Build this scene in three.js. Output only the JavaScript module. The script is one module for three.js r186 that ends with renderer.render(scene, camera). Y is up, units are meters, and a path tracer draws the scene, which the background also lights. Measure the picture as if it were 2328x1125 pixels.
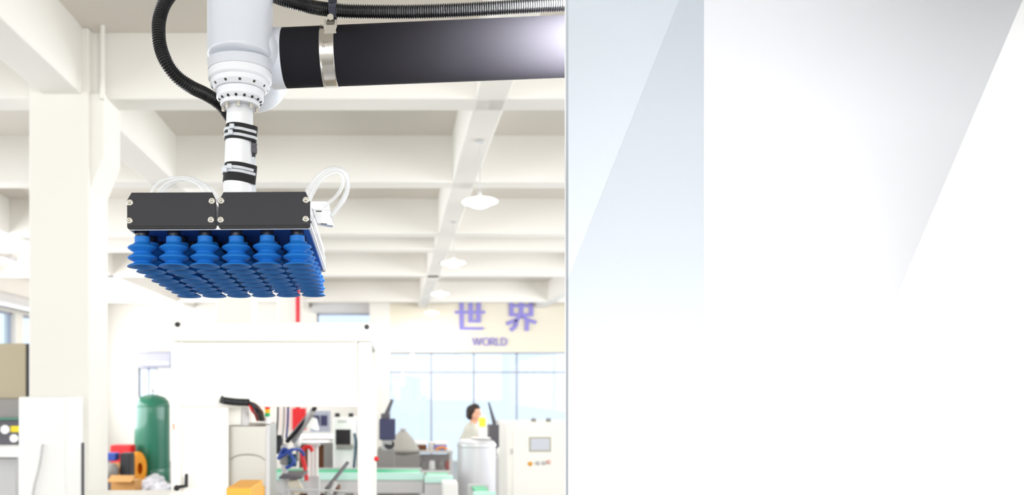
import * as THREE from 'three';
import { mergeGeometries } from 'three/addons/utils/BufferGeometryUtils.js';
import { RoundedBoxGeometry } from 'three/addons/geometries/RoundedBoxGeometry.js';
import { RectAreaLightUniformsLib } from 'three/addons/lights/RectAreaLightUniformsLib.js';
import { MarchingCubes } from 'three/addons/objects/MarchingCubes.js';
import { FontLoader } from 'three/addons/loaders/FontLoader.js';
import { TextGeometry } from 'three/addons/geometries/TextGeometry.js';

// ---------------------------------------------------------------- camera, sky, large lights, exposure
const W = 2328, H = 1125, F = 1800, CX = 900, CY = 885, EYE = 1.95;   // lens measured from the photograph: focal length and horizon in pixels
const scene = new THREE.Scene();
const camera = new THREE.PerspectiveCamera(2 * Math.atan(H / 2 / F) * 180 / Math.PI, W / H, 0.05, 200);
camera.position.set(0, EYE, 0);
camera.lookAt(0, EYE, -10);
camera.setViewOffset(W, H, W / 2 - CX, H / 2 - CY, W, H);   // shifted lens: the uprights stay upright
camera.focus = 1.36;
camera.userData.fStop = 4.6;
const renderer = new THREE.WebGLRenderer({ antialias: true });
renderer.toneMapping = THREE.LinearToneMapping;
renderer.toneMappingExposure = 0.93;
renderer.shadowMap.enabled = true;
RectAreaLightUniformsLib.init();
scene.background = new THREE.Color(1.6, 1.6, 1.6);   // bright overcast sky beyond the windows
function daylight(w, h, from, to, intensity, color = 0xffffff) {   // daylight entering through a window of the room
  const l = new THREE.RectAreaLight(color, intensity, w, h);
  l.position.set(...from); l.lookAt(...to); scene.add(l);
  return l;
}
daylight(14.5, 3.0, [-.25, 2.75, 9.3], [-.25, 2.75, -10], 5.2, 0xfffdf8);       // unseen windows behind the camera, placed to light the surfaces facing it
daylight(15, 2.6, [-8.0, 2.3, 0], [0, 2.3, 0], 3.0, 0xfdfdff);         // unseen windows of the left wall, front half, placed to light from the left
daylight(13, 2.6, [-8.0, 2.3, -14], [0, 2.3, -14], 7.2, 0xfdfdff);        // windows of the left wall, far half, strength set to brighten the far left
daylight(12, 2.6, [7.3, 2.3, -.5], [0, 2.3, -.5], 3.2, 0xfdfdff);  // unseen windows of the right wall, near half, placed to light from the right
daylight(12, 2.6, [7.3, 2.3, -13], [0, 2.3, -13], 6.2, 0xfdfdff);         // unseen windows of the right wall, far half, placed to brighten the hall behind

// ---------------------------------------------------------------- helpers
const V = (x, y, z) => new THREE.Vector3(x, y, z);
const at = (px, py, d) => V((px - CX) / F * d, EYE + (CY - py) / F * d, -d);   // where a pixel lies at a depth
let seed = 7; const rnd = () => (seed = (seed * 16807) % 2147483647) / 2147483647;
const used = {};
function numbered(n) { const k = used[n] = (used[n] ?? -1) + 1; return k ? `${n}_${String(k).padStart(3, '0')}` : n; }
function norm(g) {
  g = g.index ? g.toNonIndexed() : g;
  for (const k of Object.keys(g.attributes)) if (!['position', 'normal', 'uv'].includes(k)) g.deleteAttribute(k);
  if (!g.attributes.uv) g.setAttribute('uv', new THREE.BufferAttribute(new Float32Array(g.attributes.position.count * 2), 2));
  g.morphAttributes = {};
  return g;
}
function merged(gs) { gs = (Array.isArray(gs) ? gs.flat() : [gs]).map(norm); return gs.length > 1 ? mergeGeometries(gs) : gs[0]; }
function thing(name, label, category, group) {
  const o = new THREE.Group(); o.name = numbered(name); o.userData = { label, category };
  if (group) o.userData.group = group;
  scene.add(o); return o;
}
function part(name, gs, m, parent, label) {                // a named mesh under its thing, part or piece
  const o = new THREE.Mesh(merged(gs), m); o.name = name; o.castShadow = o.receiveShadow = true;
  if (label) o.userData.label = label;
  parent.add(o); return o;
}
function settle(t) {                                       // parts were built in place: move the thing's origin to its base
  const b = new THREE.Box3().setFromObject(t), c = b.getCenter(V()); c.y = b.min.y;
  const seen = new Set();
  t.traverse((o) => { if (o.geometry && !seen.has(o.geometry)) { seen.add(o.geometry); o.geometry.translate(-c.x, -c.y, -c.z); } });
  t.position.copy(c); return t;
}
function single(name, label, category, gs, m, group) {     // a thing of one mesh
  const o = part(numbered(name), gs, m, scene); o.userData = { label, category };
  if (group) o.userData.group = group;
  return settle(o);
}
function struct(name, gs, m, parent) {
  const o = part(parent ? name : numbered(name), gs, m, parent || scene); if (!parent) o.userData.kind = 'structure';
  return o;
}
function dup(t, d, label) {                                // a copy of a thing, shifted by d
  const r = t.clone(); r.name = numbered(t.name.replace(/_\d{3}$/, '')); r.userData = { ...t.userData, label };
  r.position.add(d); scene.add(r); return r;
}
function box(x0, x1, y0, y1, z0, z1, r = 0.004) {
  const w = Math.abs(x1 - x0), h = Math.abs(y1 - y0), d = Math.abs(z1 - z0); r = Math.min(r, w * .45, h * .45, d * .45);
  const g = r > 0 ? new RoundedBoxGeometry(w, h, d, 2, r) : new THREE.BoxGeometry(w, h, d);
  return g.translate((x0 + x1) / 2, (y0 + y1) / 2, (z0 + z1) / 2);
}
function pbox(px0, py0, px1, py1, d, deep, r) {            // a box whose front face, at depth d, spans these pixels
  const a = at(px0, py0, d), b = at(px1, py1, d);
  return box(a.x, b.x, a.y, b.y, -d, -d - deep, r);
}
function rod(a, b, r0, r1 = r0, n = 16) {                  // a capped round bar from a to b
  const d = V().subVectors(b, a), g = new THREE.CylinderGeometry(r1, r0, d.length(), n);
  g.applyQuaternion(new THREE.Quaternion().setFromUnitVectors(V(0, 1, 0), d.normalize()));
  return g.translate((a.x + b.x) / 2, (a.y + b.y) / 2, (a.z + b.z) / 2);
}
function lathe(pts, c, n = 48, axis) {                     // profile [r, y] turned about the y axis, or about another axis, at c
  const g = new THREE.LatheGeometry(pts.map(([r, y]) => new THREE.Vector2(Math.max(r, 1e-5), y)), n);
  if (axis) g.applyQuaternion(new THREE.Quaternion().setFromUnitVectors(V(0, 1, 0), axis.clone().normalize()));
  return g.translate(c.x, c.y, c.z);
}
const crisp = (pts, e = 0.0006) => {                       // doubles each profile point so that its corner keeps a narrow bevel
  const out = [];
  pts.forEach((p, i) => {
    for (const s of [-1, 1]) {
      const q = pts[i + s]; if (!q) continue;
      const L = Math.hypot(q[0] - p[0], q[1] - p[1]) || 1, k = Math.min(e / L, .4);
      out.push([p[0] + (q[0] - p[0]) * k, p[1] + (q[1] - p[1]) * k]);
    }
    if (i === 0 || i === pts.length - 1) out.splice(i ? out.length : 0, 0, p);
  });
  return out;
};
function curve(pts) { return new THREE.CatmullRomCurve3(pts, false, 'centripetal'); }
function tube(pts, r, n = 40, k = 10) { return new THREE.TubeGeometry(curve(pts), n, r, k); }
function prism(poly, z0, z1, bevel = 0) {                  // polygon [x, y] pushed from z0 back to z1
  const s = new THREE.Shape(poly.map((p) => new THREE.Vector2(p[0], p[1]))), d = z0 - z1;
  return new THREE.ExtrudeGeometry(s, { depth: d - 2 * bevel, bevelEnabled: bevel > 0, bevelThickness: bevel, bevelSize: bevel, bevelOffset: -bevel, bevelSegments: 2 }).translate(0, 0, z1 + bevel);
}
function plate(x0, x1, y0, y1, holes, thick, place) {      // a wall in the xy plane with rectangular openings, then placed
  const s = new THREE.Shape([[x0, y0], [x1, y0], [x1, y1], [x0, y1]].map((p) => new THREE.Vector2(...p)));
  for (const [a, b, c, d] of holes) s.holes.push(new THREE.Path([[a, c], [a, d], [b, d], [b, c]].map((p) => new THREE.Vector2(...p))));
  return place(new THREE.ExtrudeGeometry(s, { depth: thick, bevelEnabled: false }));
}
function noiseTexture(n, fn, srgb) {
  const data = new Uint8Array(n * n * 4);
  for (let y = 0; y < n; y++) for (let x = 0; x < n; x++) { const c = fn(x / n, y / n); data.set([...c.map((v) => Math.max(0, Math.min(255, v))), 255], (y * n + x) * 4); }
  const t = new THREE.DataTexture(data, n, n); t.wrapS = t.wrapT = THREE.RepeatWrapping; t.magFilter = THREE.LinearFilter; t.minFilter = THREE.LinearMipmapLinearFilter; t.generateMipmaps = true;
  if (srgb) t.colorSpace = THREE.SRGBColorSpace;
  t.needsUpdate = true; return t;
}
const grain = noiseTexture(256, () => { const v = 128 + (rnd() - .5) * 90; return [v, v, v]; });

// ---------------------------------------------------------------- materials
const M = (color, roughness = .5, metalness = 0, more = {}) => new THREE.MeshStandardMaterial({ color, roughness, metalness, ...more });
const P = (color, roughness, more) => new THREE.MeshPhysicalMaterial({ color, roughness, ...more });
const mat = {
  wall: M(0xe9e6df, .9, 0, { bumpMap: grain, bumpScale: .0006 }), ceiling: M(0xdfd9d0, .92), beam: M(0xebe8e2, .9), floor: M(0x8f8d88, .4),
  whitePaint: P(0xe9eaef, .32, { clearcoat: .3, clearcoatRoughness: .2 }), whiteAlu: M(0xf1f2f5, .38, .2), housing: P(0xd2d6de, .34, { clearcoat: .35, clearcoatRoughness: .25 }),
  armBlack: P(0x1a191e, .8, { specularIntensity: .3 }), plateBlack: M(0x201e25, .5, .1, { bumpMap: grain, bumpScale: .00004 }), plateEdge: M(0x0e0e12, .25, .2),
  hose: M(0x101012, .32), rubber: M(0x17171a, .75, 0, { bumpMap: grain, bumpScale: .0004 }), strap: M(0x1d1f30, .45), plastic: P(0xeef2f8, .35, { transmission: .25, thickness: 0 }),
  stamp: M(0x8c877c, .6, .4), steel: M(0xd8d5cf, .22, 1), bolt: M(0xd6d2c8, .28, .9), brushedSteel: M(0xb3b1aa, .42, .85), socket: M(0x55524c, .5, .6),
  blue: P(0x1f76cb, .5, { specularIntensity: .6 }), blueSheet: M(0x2a6cc4, .55), fitting: M(0x4a4d55, .2, .8), alu: M(0xdcdde0, .34, .6),
  clear: P(0xfafbfc, .15, { transmission: .68, thickness: 0 }),
  cream: P(0xf3f1ea, .4, { clearcoat: .2 }), white: M(0xf4f4f2, .5), grey: M(0x8e8b88, .55), paleGrey: M(0xc9c8c8, .5), darkGrey: M(0x55535a, .5), black: M(0x15161c, .45), navy: M(0x33345a, .5), seam: M(0xb9b5a8, .7),
  glass: P(0xe4f0fa, .02, { transmission: 1, thickness: 0 }), frame: M(0xa9aebd, .5), screen: M(0x101218, .15), paleScreen: M(0xc9ccd6, .2),
  green: P(0x056a50, .3, { clearcoat: .5 }), rail: M(0xc4ebe0, .35), belt: M(0x2fc38c, .5), red: M(0xd8121c, .45), redPipe: M(0xd0142c, .4), orange: M(0xf09a14, .5), yellow: M(0xf0d81c, .5), amber: M(0xe8a63a, .6),
  card: M(0xc79458, .85), crate: M(0xb3a88f, .85), brown: M(0x6a3c1a, .7), blueCase: M(0x2747a0, .5), teal: M(0x14485c, .5), purple: M(0x8f88d2, .6), bag: P(0xe4e4ea, .35, { transmission: .2, thickness: 0 }),
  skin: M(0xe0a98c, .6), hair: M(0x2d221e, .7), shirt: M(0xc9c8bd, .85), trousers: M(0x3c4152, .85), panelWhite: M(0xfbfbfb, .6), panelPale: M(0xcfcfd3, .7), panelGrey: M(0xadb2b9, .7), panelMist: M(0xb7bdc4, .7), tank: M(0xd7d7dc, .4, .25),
};
const glow = (c, k) => new THREE.MeshStandardMaterial({ color: 0xffffff, emissive: c, emissiveIntensity: k, roughness: .6 });

// ---------------------------------------------------------------- the room
const CEIL = EYE + 2.7, SOFFIT = EYE + 2.2, XL = -8.2, XR = 7.5, ZB = -21.5, ZF = 9.5;
struct('floor', box(XL - .3, XR + .3, -.2, 0, ZB - .3, ZF + .3, 0), mat.floor);
struct('ceiling', box(XL - .3, XR + .3, CEIL, CEIL + .25, ZB - .3, ZF + .3, 0), mat.ceiling);
const openings = (from, to, n, gap) => { const w = (to - from - gap * (n - 1)) / n; return Array.from({ length: n }, (_, i) => [from + i * (w + gap), from + i * (w + gap) + w]); };
const leftWin = openings(-6, 20, 9, .35), rightWin = openings(-6, 19, 9, .35), frontWin = openings(-7.5, 7, 6, .3);
struct('wall_left', plate(-ZF, -ZB, 0, CEIL, leftWin.map(([a, b]) => [a, b, 1, 3.6]), .25, (g) => g.rotateY(Math.PI / 2).translate(XL - .25, 0, 0)), mat.wall);
struct('wall_right', plate(-ZF, -ZB, 0, CEIL, rightWin.map(([a, b]) => [a, b, 1, 3.6]), .25, (g) => g.rotateY(Math.PI / 2).translate(XR, 0, 0)), mat.wall);  // out of view, its windows placed for the light from the right
struct('wall_front', plate(XL - .25, XR + .25, 0, CEIL, frontWin.map(([a, b]) => [a, b, 1.25, 4.25]), .25, (g) => g.translate(0, 0, ZF)), mat.wall);  // out of view, distance and windows set for the front light
let windowN = 0;
function windowIn(axis, list, plane, y0, y1, bars) {        // frame, bars and pane of each window
  for (const [a, b] of list) {
    const bar = (u0, u1, v0, v1) => axis === 'x' ? box(u0, u1, v0, v1, plane - .03, plane + .03, .006) : box(plane - .03, plane + .03, v0, v1, -u0, -u1, .006);
    const w = struct(`window_${++windowN}`, bar(a, b, y1 - .05, y1), mat.frame); w.name = `window_${windowN}`;
    part('frame_rail', bar(a, b, y0, y0 + .05), mat.frame, w);
    part('frame_stile', bar(a, a + .05, y0, y1), mat.frame, w); part('frame_stile', bar(b - .05, b, y0, y1), mat.frame, w);
    if (bars) part('frame_bar', bar((a + b) / 2 - .025, (a + b) / 2 + .025, y0, y1), mat.frame, w);
    part('pane', axis === 'x' ? box(a, b, y0, y1, plane - .003, plane + .003, 0) : box(plane - .003, plane + .003, y0, y1, -a, -b, 0), mat.glass, w);
  }
}
windowIn('z', leftWin, XL - .12, 1, 3.6, true); windowIn('z', rightWin, XR + .12, 1, 3.6, true); windowIn('x', frontWin, ZF + .12, 1.25, 4.25, true);
{ // the far wall: a white band carrying the letters, and a glazed front below it
  const D = -ZB, x0 = at(886, 0, D).x, x1 = at(1500, 0, D).x, top = at(0, 801, D).y, tr = at(0, 846, D).y;
  const hx0 = at(720, 0, D).x, hx1 = at(872, 0, D).x, hy0 = at(0, 737, D).y, hy1 = at(0, 712, D).y;
  const dx0 = at(313, 0, D).x, dx1 = at(358, 0, D).x, dy0 = 0.9, dy1 = at(0, 836, D).y;
  struct('wall_back', plate(XL - .25, XR + .25, 0, CEIL, [[x0, x1, .02, top], [hx0, hx1, hy0, hy1], [dx0, dx1, dy0, dy1]], .25, (g) => g.translate(0, 0, ZB - .25)), mat.wall);
  const z = ZB - .1, w = struct(`window_${++windowN}`, box(x0, x1, top - .04, top, z - .04, z + .04, .005), mat.frame); w.name = `window_${windowN}`;
  const xs = [886, 981, 1078, 1176, 1290, 1400, 1500].map((p) => at(p, 0, D).x);
  xs.forEach((x, i) => part('mullion', box(x - .03, x + .03, .02, top, z - .04, z + .04, .005), mat.frame, w));
  for (let i = 0; i + 1 < xs.length; i++) {
    part('transom', box(xs[i] + .03, xs[i + 1] - .03, tr - .03, tr + .03, z - .03, z + .03, .004), mat.frame, w);
    part('pane', box(xs[i] + .03, xs[i + 1] - .03, tr + .03, top - .04, z - .004, z + .004, 0), mat.glass, w);
    part('pane', box(xs[i] + .03, xs[i + 1] - .03, .02, tr - .03, z - .004, z + .004, 0), mat.glass, w);
  }
  struct('trim_2', pbox(879, 660, 1500, 800, D - .02, .03, .005), M(0xe6dfce, .9));
  windowIn('x', [[hx0, hx1]], ZB - .1, hy0, hy1, false); windowIn('x', [[dx0, dx1]], ZB - .1, dy0, dy1, true);
  struct('trim_1', box(hx0 - .1, hx1 + .1, hy1, hy1 + .27, ZB + .01, ZB + .25, .01), mat.paleGrey);            // roller box over the high window
  struct('pilaster', pbox(840, 640, 886, 1047, D - .5, .48, .01), mat.wall);
}
// concrete beams under the ceiling
const crossBeams = [-7, -2.6, 1.6, 6.0, 8.42, 11.2, 12.5, 15.3, 19.85];
const beamFace = (x0, x1, d0, d1) => box(x0, x1, SOFFIT, CEIL + .02, -d0, -d1, .02);
for (const d of crossBeams) struct('ceiling_beam', beamFace(XL, XR, d, d + .26), mat.beam);
for (const [a, b] of [[-5.75, -5.47], [-2.64, -2.34], [.6, .85], [3.8, 4.05]]) struct('ceiling_beam', beamFace(a, b, -9.5, 21.5), mat.beam);
{ // the column on the left
  const d = 5.9, a = at(65, 0, d).x, b = at(202, 0, d).x;
  const c = struct('column', box(a, b, 0, CEIL, -d, -d - .4, .015), mat.wall);
  part('bracket', prism([[b - .02, SOFFIT - .75], [b + .1, SOFFIT - .45], [b + .1, SOFFIT + .02], [b - .02, SOFFIT + .02]], -d - .03, -d - .39, .01), mat.wall, c);
  for (const e of [12.1, 18.3]) struct('column', box(-2.75, -2.2, 0, CEIL, -e, -e - .5, .015), mat.wall);
  part('conduit', rod(at(233, 225, 5.88), at(233, 20, 5.88), .017), mat.beam, c);
}

// ---------------------------------------------------------------- added slanted panels on the right, standing in for a flat white overlay graphic
const WD = 1.0, SHADE_BOARD = .95, SHADE_BOARD_Y = 2.47;  // panel depth, then depth and height of the added shading board
{
  const t = numbered('wall_added_partition');
  const q = (px, py) => { const p = at(px, py, WD); return [p.x, p.y]; };
  const yT = 2.62, yB = 0.0, X = (px) => at(px, 0, WD).x, slant1 = (y) => { const [xa, ya] = q(1545, 0), [xb, yb] = q(1300, 612); return xa + (y - ya) * (xb - xa) / (yb - ya); };
  const slant2 = (y) => { const [xa, ya] = q(2325, 0), [xb, yb] = q(1900, 1000); return xa + (y - ya) * (xb - xa) / (yb - ya); };
  const xA = X(1292), xM = X(1600), xE = 1.35, yK = at(0, 632, WD).y;
  const yS = at(0, 1705.9, WD).y, e = .0002;
  const wall = struct(t, prism([[xA + .004, yB], [xE, yB], [xE, yT], [xA + .004, yT]], -WD - .0145, -WD - .04), mat.panelWhite);
  const yX = at(0, -137.5, WD).y;                          // where the first slant meets the upright seam
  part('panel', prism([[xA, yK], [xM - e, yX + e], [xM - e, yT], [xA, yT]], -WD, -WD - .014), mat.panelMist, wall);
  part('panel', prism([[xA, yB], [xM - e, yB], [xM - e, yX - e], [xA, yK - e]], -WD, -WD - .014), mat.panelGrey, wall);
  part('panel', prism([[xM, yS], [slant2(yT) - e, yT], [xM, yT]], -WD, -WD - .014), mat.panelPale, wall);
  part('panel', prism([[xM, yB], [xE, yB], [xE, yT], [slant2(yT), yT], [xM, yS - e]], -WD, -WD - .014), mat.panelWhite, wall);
  part('added_shade_board', box(xA - .06, xE, SHADE_BOARD_Y, SHADE_BOARD_Y + .03, -WD + SHADE_BOARD, -WD - .03, .004), mat.panelWhite, wall);   // added board, out of view, that shades the upper part of the panels
}
{ // added fill spotlight, out of view below, brightens the lower part of the added panels
  const t = thing('added_floor_spotlight', 'added fill spotlight on a slim stand brightening the added white panels from below', 'spotlight'), b = V(.33, 0, -.42), h = V(.33, 1.2, -.42), aim = V(.32, 1.97, -WD);
  part('base', lathe(crisp([[0, 0], [.14, 0], [.14, .015], [.02, .025], [0, .025]], .002), b), mat.black, t);
  part('pole', rod(V(b.x, .02, b.z), h, .011), mat.black, t);
  const dir = aim.clone().sub(h).normalize();
  part('lamp_head', lathe(crisp([[0, -.02], [.045, -.02], [.05, .08], [.044, .08], [.04, .06], [0, .06]], .002), h, 32, dir), mat.black, t);
  part('lens', lathe([[0, .062], [.038, .062], [.038, .068], [0, .07]], h, 24, dir), glow(0xffffff, 3), t);
  settle(t);
  const s = new THREE.SpotLight(0xffffff, 5.5, 0, .42, 1, 2); s.position.copy(h).addScaledVector(dir, .09); s.target.position.copy(aim); s.castShadow = true; scene.add(s, s.target);
}
{ // added fill lamp hidden behind the added panels, whitening the far end of the arm
  const t = thing('added_work_lamp', 'added upright fill lamp hidden behind the added panels to whiten the arm end', 'lamp'), h = V(.37, 2.56, -1.22), dir = V(.0, 0, -1).normalize(), turn = Math.atan2(-dir.x, -dir.z);
  part('bracket', box(.37 - .012, .37 + .012, 2.45, 2.47, -1.041, -1.199, .002), mat.black, t); 
  const place = (g) => g.rotateY(turn).translate(h.x, h.y, h.z);
  part('housing', place(box(-.028, .028, -.37, .37, .0, .022, .004)), mat.black, t); part('lens', place(box(-.02, .02, -.36, .36, -.004, 0, .001)), glow(0xffffff, 3), t);
  for (const sx of [-1, 1]) part('barn_door', place(box(sx * .0215, sx * .0235, -.37, .37, -.025, .01, 0)), mat.black, t);  // flaps keep the added lamp's light off the wrist
  settle(t);
  const l = new THREE.RectAreaLight(0xffffff, 900, .04, .72); l.position.copy(h).addScaledVector(dir, .006); l.lookAt(l.position.clone().add(dir)); scene.add(l);
}

// ---------------------------------------------------------------- robot arm
const AD = 1.44, k = AD / F, AX = at(546, 0, AD).x, ay = (py, d = 1.385) => EYE + (CY - py) / F * d;
const axisAt = (y) => V(AX, y, -AD);
const arm = thing('robot_arm', 'industrial robot arm with white wrist joint and thick black round forearm tube', 'robot arm');
{
  const a0 = at(648, 132.5, 1.5), a1 = at(1290, 106, 1.47), dir = a1.clone().sub(a0).normalize(), end = a0.clone().addScaledVector(dir, 1.12);
  // forearm tube
  const L = end.distanceTo(a0);
  part('forearm_tube', lathe(crisp([[0, 0], [.0533, 0], [.0537, .002], [.0537, L], [0, L]]), a0, 96, dir), mat.armBlack, arm);
  // white collar that carries the tube, with a domed shoulder into the wrist
  const prof = [[.03, -.085], [.048, -.083], [.0538, -.076], [.0550, -.066], [.0550, -.0014], [.0545, 0], [.04, .0005]];
  part('forearm_collar', lathe(prof, a0, 96, dir), mat.housing, arm);
  { const g = new THREE.SphereGeometry(1, 48, 32).scale(.034, .036, .05), c = at(596, 119, 1.462); part('shoulder_dome', g.translate(c.x, c.y, c.z), mat.housing, arm); }
  // rear joint barrel behind the wrist
  const bc = at(566, 150, 1.53), rz = V(0, 0, -1);
  part('joint_barrel', lathe([[0, -.055], [.055, -.055], [.066, -.05], [.0715, -.04], [.0725, -.02], [.0725, .05], [.068, .066], [.05, .074], [0, .076]], bc, 72, rz), mat.housing, arm);
  // wrist housing: round body with a crescent groove cut into its lower front
  const R = .0588, y1 = ay(-70), y0 = ay(138.5), yU = (c) => ay(94) - .0025 * (1 - c), yL = (c) => ay(116) + .006 * (1 - c);
  const nu = 128, ys = [];
  for (let i = 0; i <= 40; i++) ys.push(y1 + (ay(80) - y1) * i / 40);
  for (let i = 1; i <= 110; i++) ys.push(ay(80) + (y0 - ay(80)) * i / 110);
  const pos = [], idx = [];
  for (const y of ys) for (let j = 0; j <= nu; j++) {
    const th = j / nu * Math.PI * 2, c = Math.cos(th), cc = Math.max(0, c) ** 1.1, u = yU(c), l = yL(c);
    let r = R;
    if (y < l) r = R - .0016;
    else if (y < u) { const s = (u - y) / (u - l); r = R - .0016 * s - .0165 * Math.sqrt(cc) * Math.pow(Math.sin(Math.PI * Math.pow(s, 1.5) * .5), 1.6) * Math.min(1, (1 - s) * 9 + .02); }
    if (y > y1 - .02) r *= Math.sqrt(Math.max(0, 1 - ((y - y1 + .02) / .021) ** 2));
    pos.push(AX + Math.sin(th) * r, y, -AD + c * r);
  }
  for (let i = 0; i < ys.length - 1; i++) for (let j = 0; j < nu; j++) { const a = i * (nu + 1) + j, b = a + nu + 1; idx.push(a, b, a + 1, a + 1, b, b + 1); }
  const g = new THREE.BufferGeometry(); g.setAttribute('position', new THREE.Float32BufferAttribute(pos, 3)); g.setIndex(idx); g.computeVertexNormals();
  part('wrist_housing', g, mat.housing, arm);
  const yy = (p) => ay(p, 1.387);
  part('collar_ring', lathe(crisp([[.05, yy(137)], [.0561, yy(137.6)], [.0561, yy(139.4)], [.0571, yy(140)], [.0571, yy(157)], [.0535, yy(161.5)], [.04, yy(161.5)]]), V(AX, 0, -AD), 96), mat.whitePaint, arm);
  const drill = part('drilled_ring', lathe(crisp([[.045, yy(160)], [.0528, yy(161.2)], [.0528, yy(172.5)], [.0455, yy(182)], [.04, yy(182)]]), V(AX, 0, -AD), 96), mat.whitePaint, arm);
  for (let i = 0; i < 12; i++) {
    const th = (i + .35) / 12 * Math.PI * 2, n = V(Math.sin(th) * .75, -.66, Math.cos(th) * .75).normalize(), c = V(AX + Math.sin(th) * .0496, yy(176.6), -AD + Math.cos(th) * .0496);
    part('bolt_hole', lathe([[0, .0004], [.0022, .0004], [.0026, .0002], [.0026, -.002]], c, 16, n), mat.socket, drill);
  }
  const tool = part('tool_ring', lathe(crisp([[.036, yy(181)], [.0424, yy(183)], [.0424, yy(201)], [.037, yy(208)], [.03, yy(208)]]), V(AX, 0, -AD), 96), mat.whitePaint, arm);
  for (let i = 0; i < 16; i++) {
    const th = i / 16 * Math.PI * 2, n = V(Math.sin(th) * .7, -.7, Math.cos(th) * .7).normalize(), c = V(AX + Math.sin(th) * .0380, yy(207), -AD + Math.cos(th) * .0380);
    part('screw', lathe([[0, .001], [.0022, .001], [.0026, 0], [.0026, -.002]], c, 12, n), mat.black, tool);
  }
  // upper arm and pedestal behind the added panels carry the forearm
  const up = V(end.x + .02, 0, end.z);
  part('elbow_joint', lathe([[0, -.08], [.06, -.08], [.072, -.065], [.075, -.05], [.075, .07], [.06, .085], [0, .088]], V(up.x, end.y, up.z), 48, V(0, 0, 1)), mat.housing, arm);
  part('upper_arm_tube', rod(V(up.x, .9, up.z), V(up.x, end.y - .04, up.z), .06, .055, 40), mat.armBlack, arm);
  part('pedestal', lathe(crisp([[0, 0], [.2, 0], [.2, .02], [.1, .04], [.09, .92], [0, .94]], .003), up, 48), mat.whitePaint, arm);
  arm.userData.tube = [a0.toArray(), dir.toArray()];
  settle(arm);
}
const [tubeFrom, tubeDir] = arm.userData.tube.map ? arm.userData.tube.map((a) => V(...a)) : []; delete arm.userData.tube;

// stainless clamp round the forearm, and its strap
{
  const c = tubeFrom.clone().addScaledVector(tubeDir, (751.5 - 648) / F * 1.5), r = .0544, hw = .0134;
  const t = thing('hose_clamp', 'shiny stainless steel band clamp bolted round the black forearm tube', 'clamp');
  const prof = []; for (let i = 0; i <= 16; i++) { const u = i / 8 - 1; prof.push([r + .0011 + (Math.abs(u) > .8 ? .0008 * (Math.abs(u) - .8) * 5 : 0), u * hw]); }
  part('band', lathe([[r - .0004, -hw], ...prof, [r - .0004, hw]], c, 96, tubeDir), mat.steel, t);
  // ears: two folded lugs on the upper front of the band with a hex bolt between
  const ang = .95, n = V(0, Math.sin(ang), Math.cos(ang)), lug = at(751, 62, 1.446);
  part('bridge', prism([[-.0118, -.013], [.0118, -.013], [.0105, -.006], [.0125, 0], [.0125, .012], [.0085, .0135], [.0068, .005], [-.0068, .005], [-.0085, .0135], [-.0125, .012], [-.0125, 0], [-.0105, -.006]].map(([x, y]) => [lug.x + x, lug.y + y]), lug.z + .004, lug.z - .006, .001), mat.steel, t);
  part('barrel', rod(at(743, 53, 1.445), at(760, 53, 1.445), .0054, .0052, 20), mat.socket, t);
  const b = at(751.5, 41, 1.441); part('hex_bolt', new THREE.CylinderGeometry(.0062, .0064, .01, 6).rotateX(Math.PI / 2).translate(b.x, b.y, b.z), mat.bolt, t);
  part('bolt_shank', rod(b.clone().add(V(0, -.001, -.004)), at(751.5, 66, 1.449), .0034), mat.bolt, t); void n;
  const font = await new FontLoader().loadAsync('fonts/droid/droid_sans_regular.typeface.json');
  const put = (s, py) => {                                  // letters stamped into the band
    const g = new TextGeometry(s, { font, size: .0045, depth: .0004, curveSegments: 3 }); g.computeBoundingBox(); const bb = g.boundingBox; g.translate(-(bb.max.x + bb.min.x) / 2, -(bb.max.y + bb.min.y) / 2, 0);
    const a = Math.asin((EYE + (CY - py) / F * 1.444 - c.y) / (r + .0012));
    g.rotateX(-a).translate(c.x - .0016, c.y + Math.sin(a) * (r + .0012), c.z + Math.cos(a) * (r + .0012)); return g;
  };
  part('lettering', put('304SS', 98), mat.stamp, t); part('lettering', put('98-103', 107.5), mat.stamp, t);
  settle(t);
  const s = thing('fixing_strap', 'flat dark strap holding the upper corrugated hose above the clamp bolt', 'strap');
  const x0 = at(747.5, 0, 1.45).x, x1 = at(764.5, 0, 1.45).x, cz = -1.455, cy = at(0, 26, 1.452).y;
  const o = new THREE.Shape(), ring = (R2, dd) => { const pts = []; for (let i = 0; i <= 24; i++) { const a = i / 24 * Math.PI * 2; pts.push(new THREE.Vector2(Math.sin(a) * R2, Math.cos(a) * R2 * dd)); } return pts; };
  o.setFromPoints(ring(.0162, 1.55)); o.holes.push(new THREE.Path(ring(.0142, 1.5)));
  part('loop', new THREE.ExtrudeGeometry(o, { depth: x1 - x0, bevelEnabled: false, curveSegments: 12 }).rotateY(Math.PI / 2).translate(x0, cy + .009, cz), mat.strap, s);
  part('tab', box(x0 + .001, x1 - .001, at(0, 36, 1.44).y, cy + .002, cz + .0146, cz + .0172, .0008), mat.strap, s);
  part('buckle', box(x0 + .0035, x1 - .0035, at(0, 5, 1.435).y, at(0, 1.5, 1.435).y, cz + .0155, cz + .019, .0008), mat.black, s);
  settle(s);
}
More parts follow.
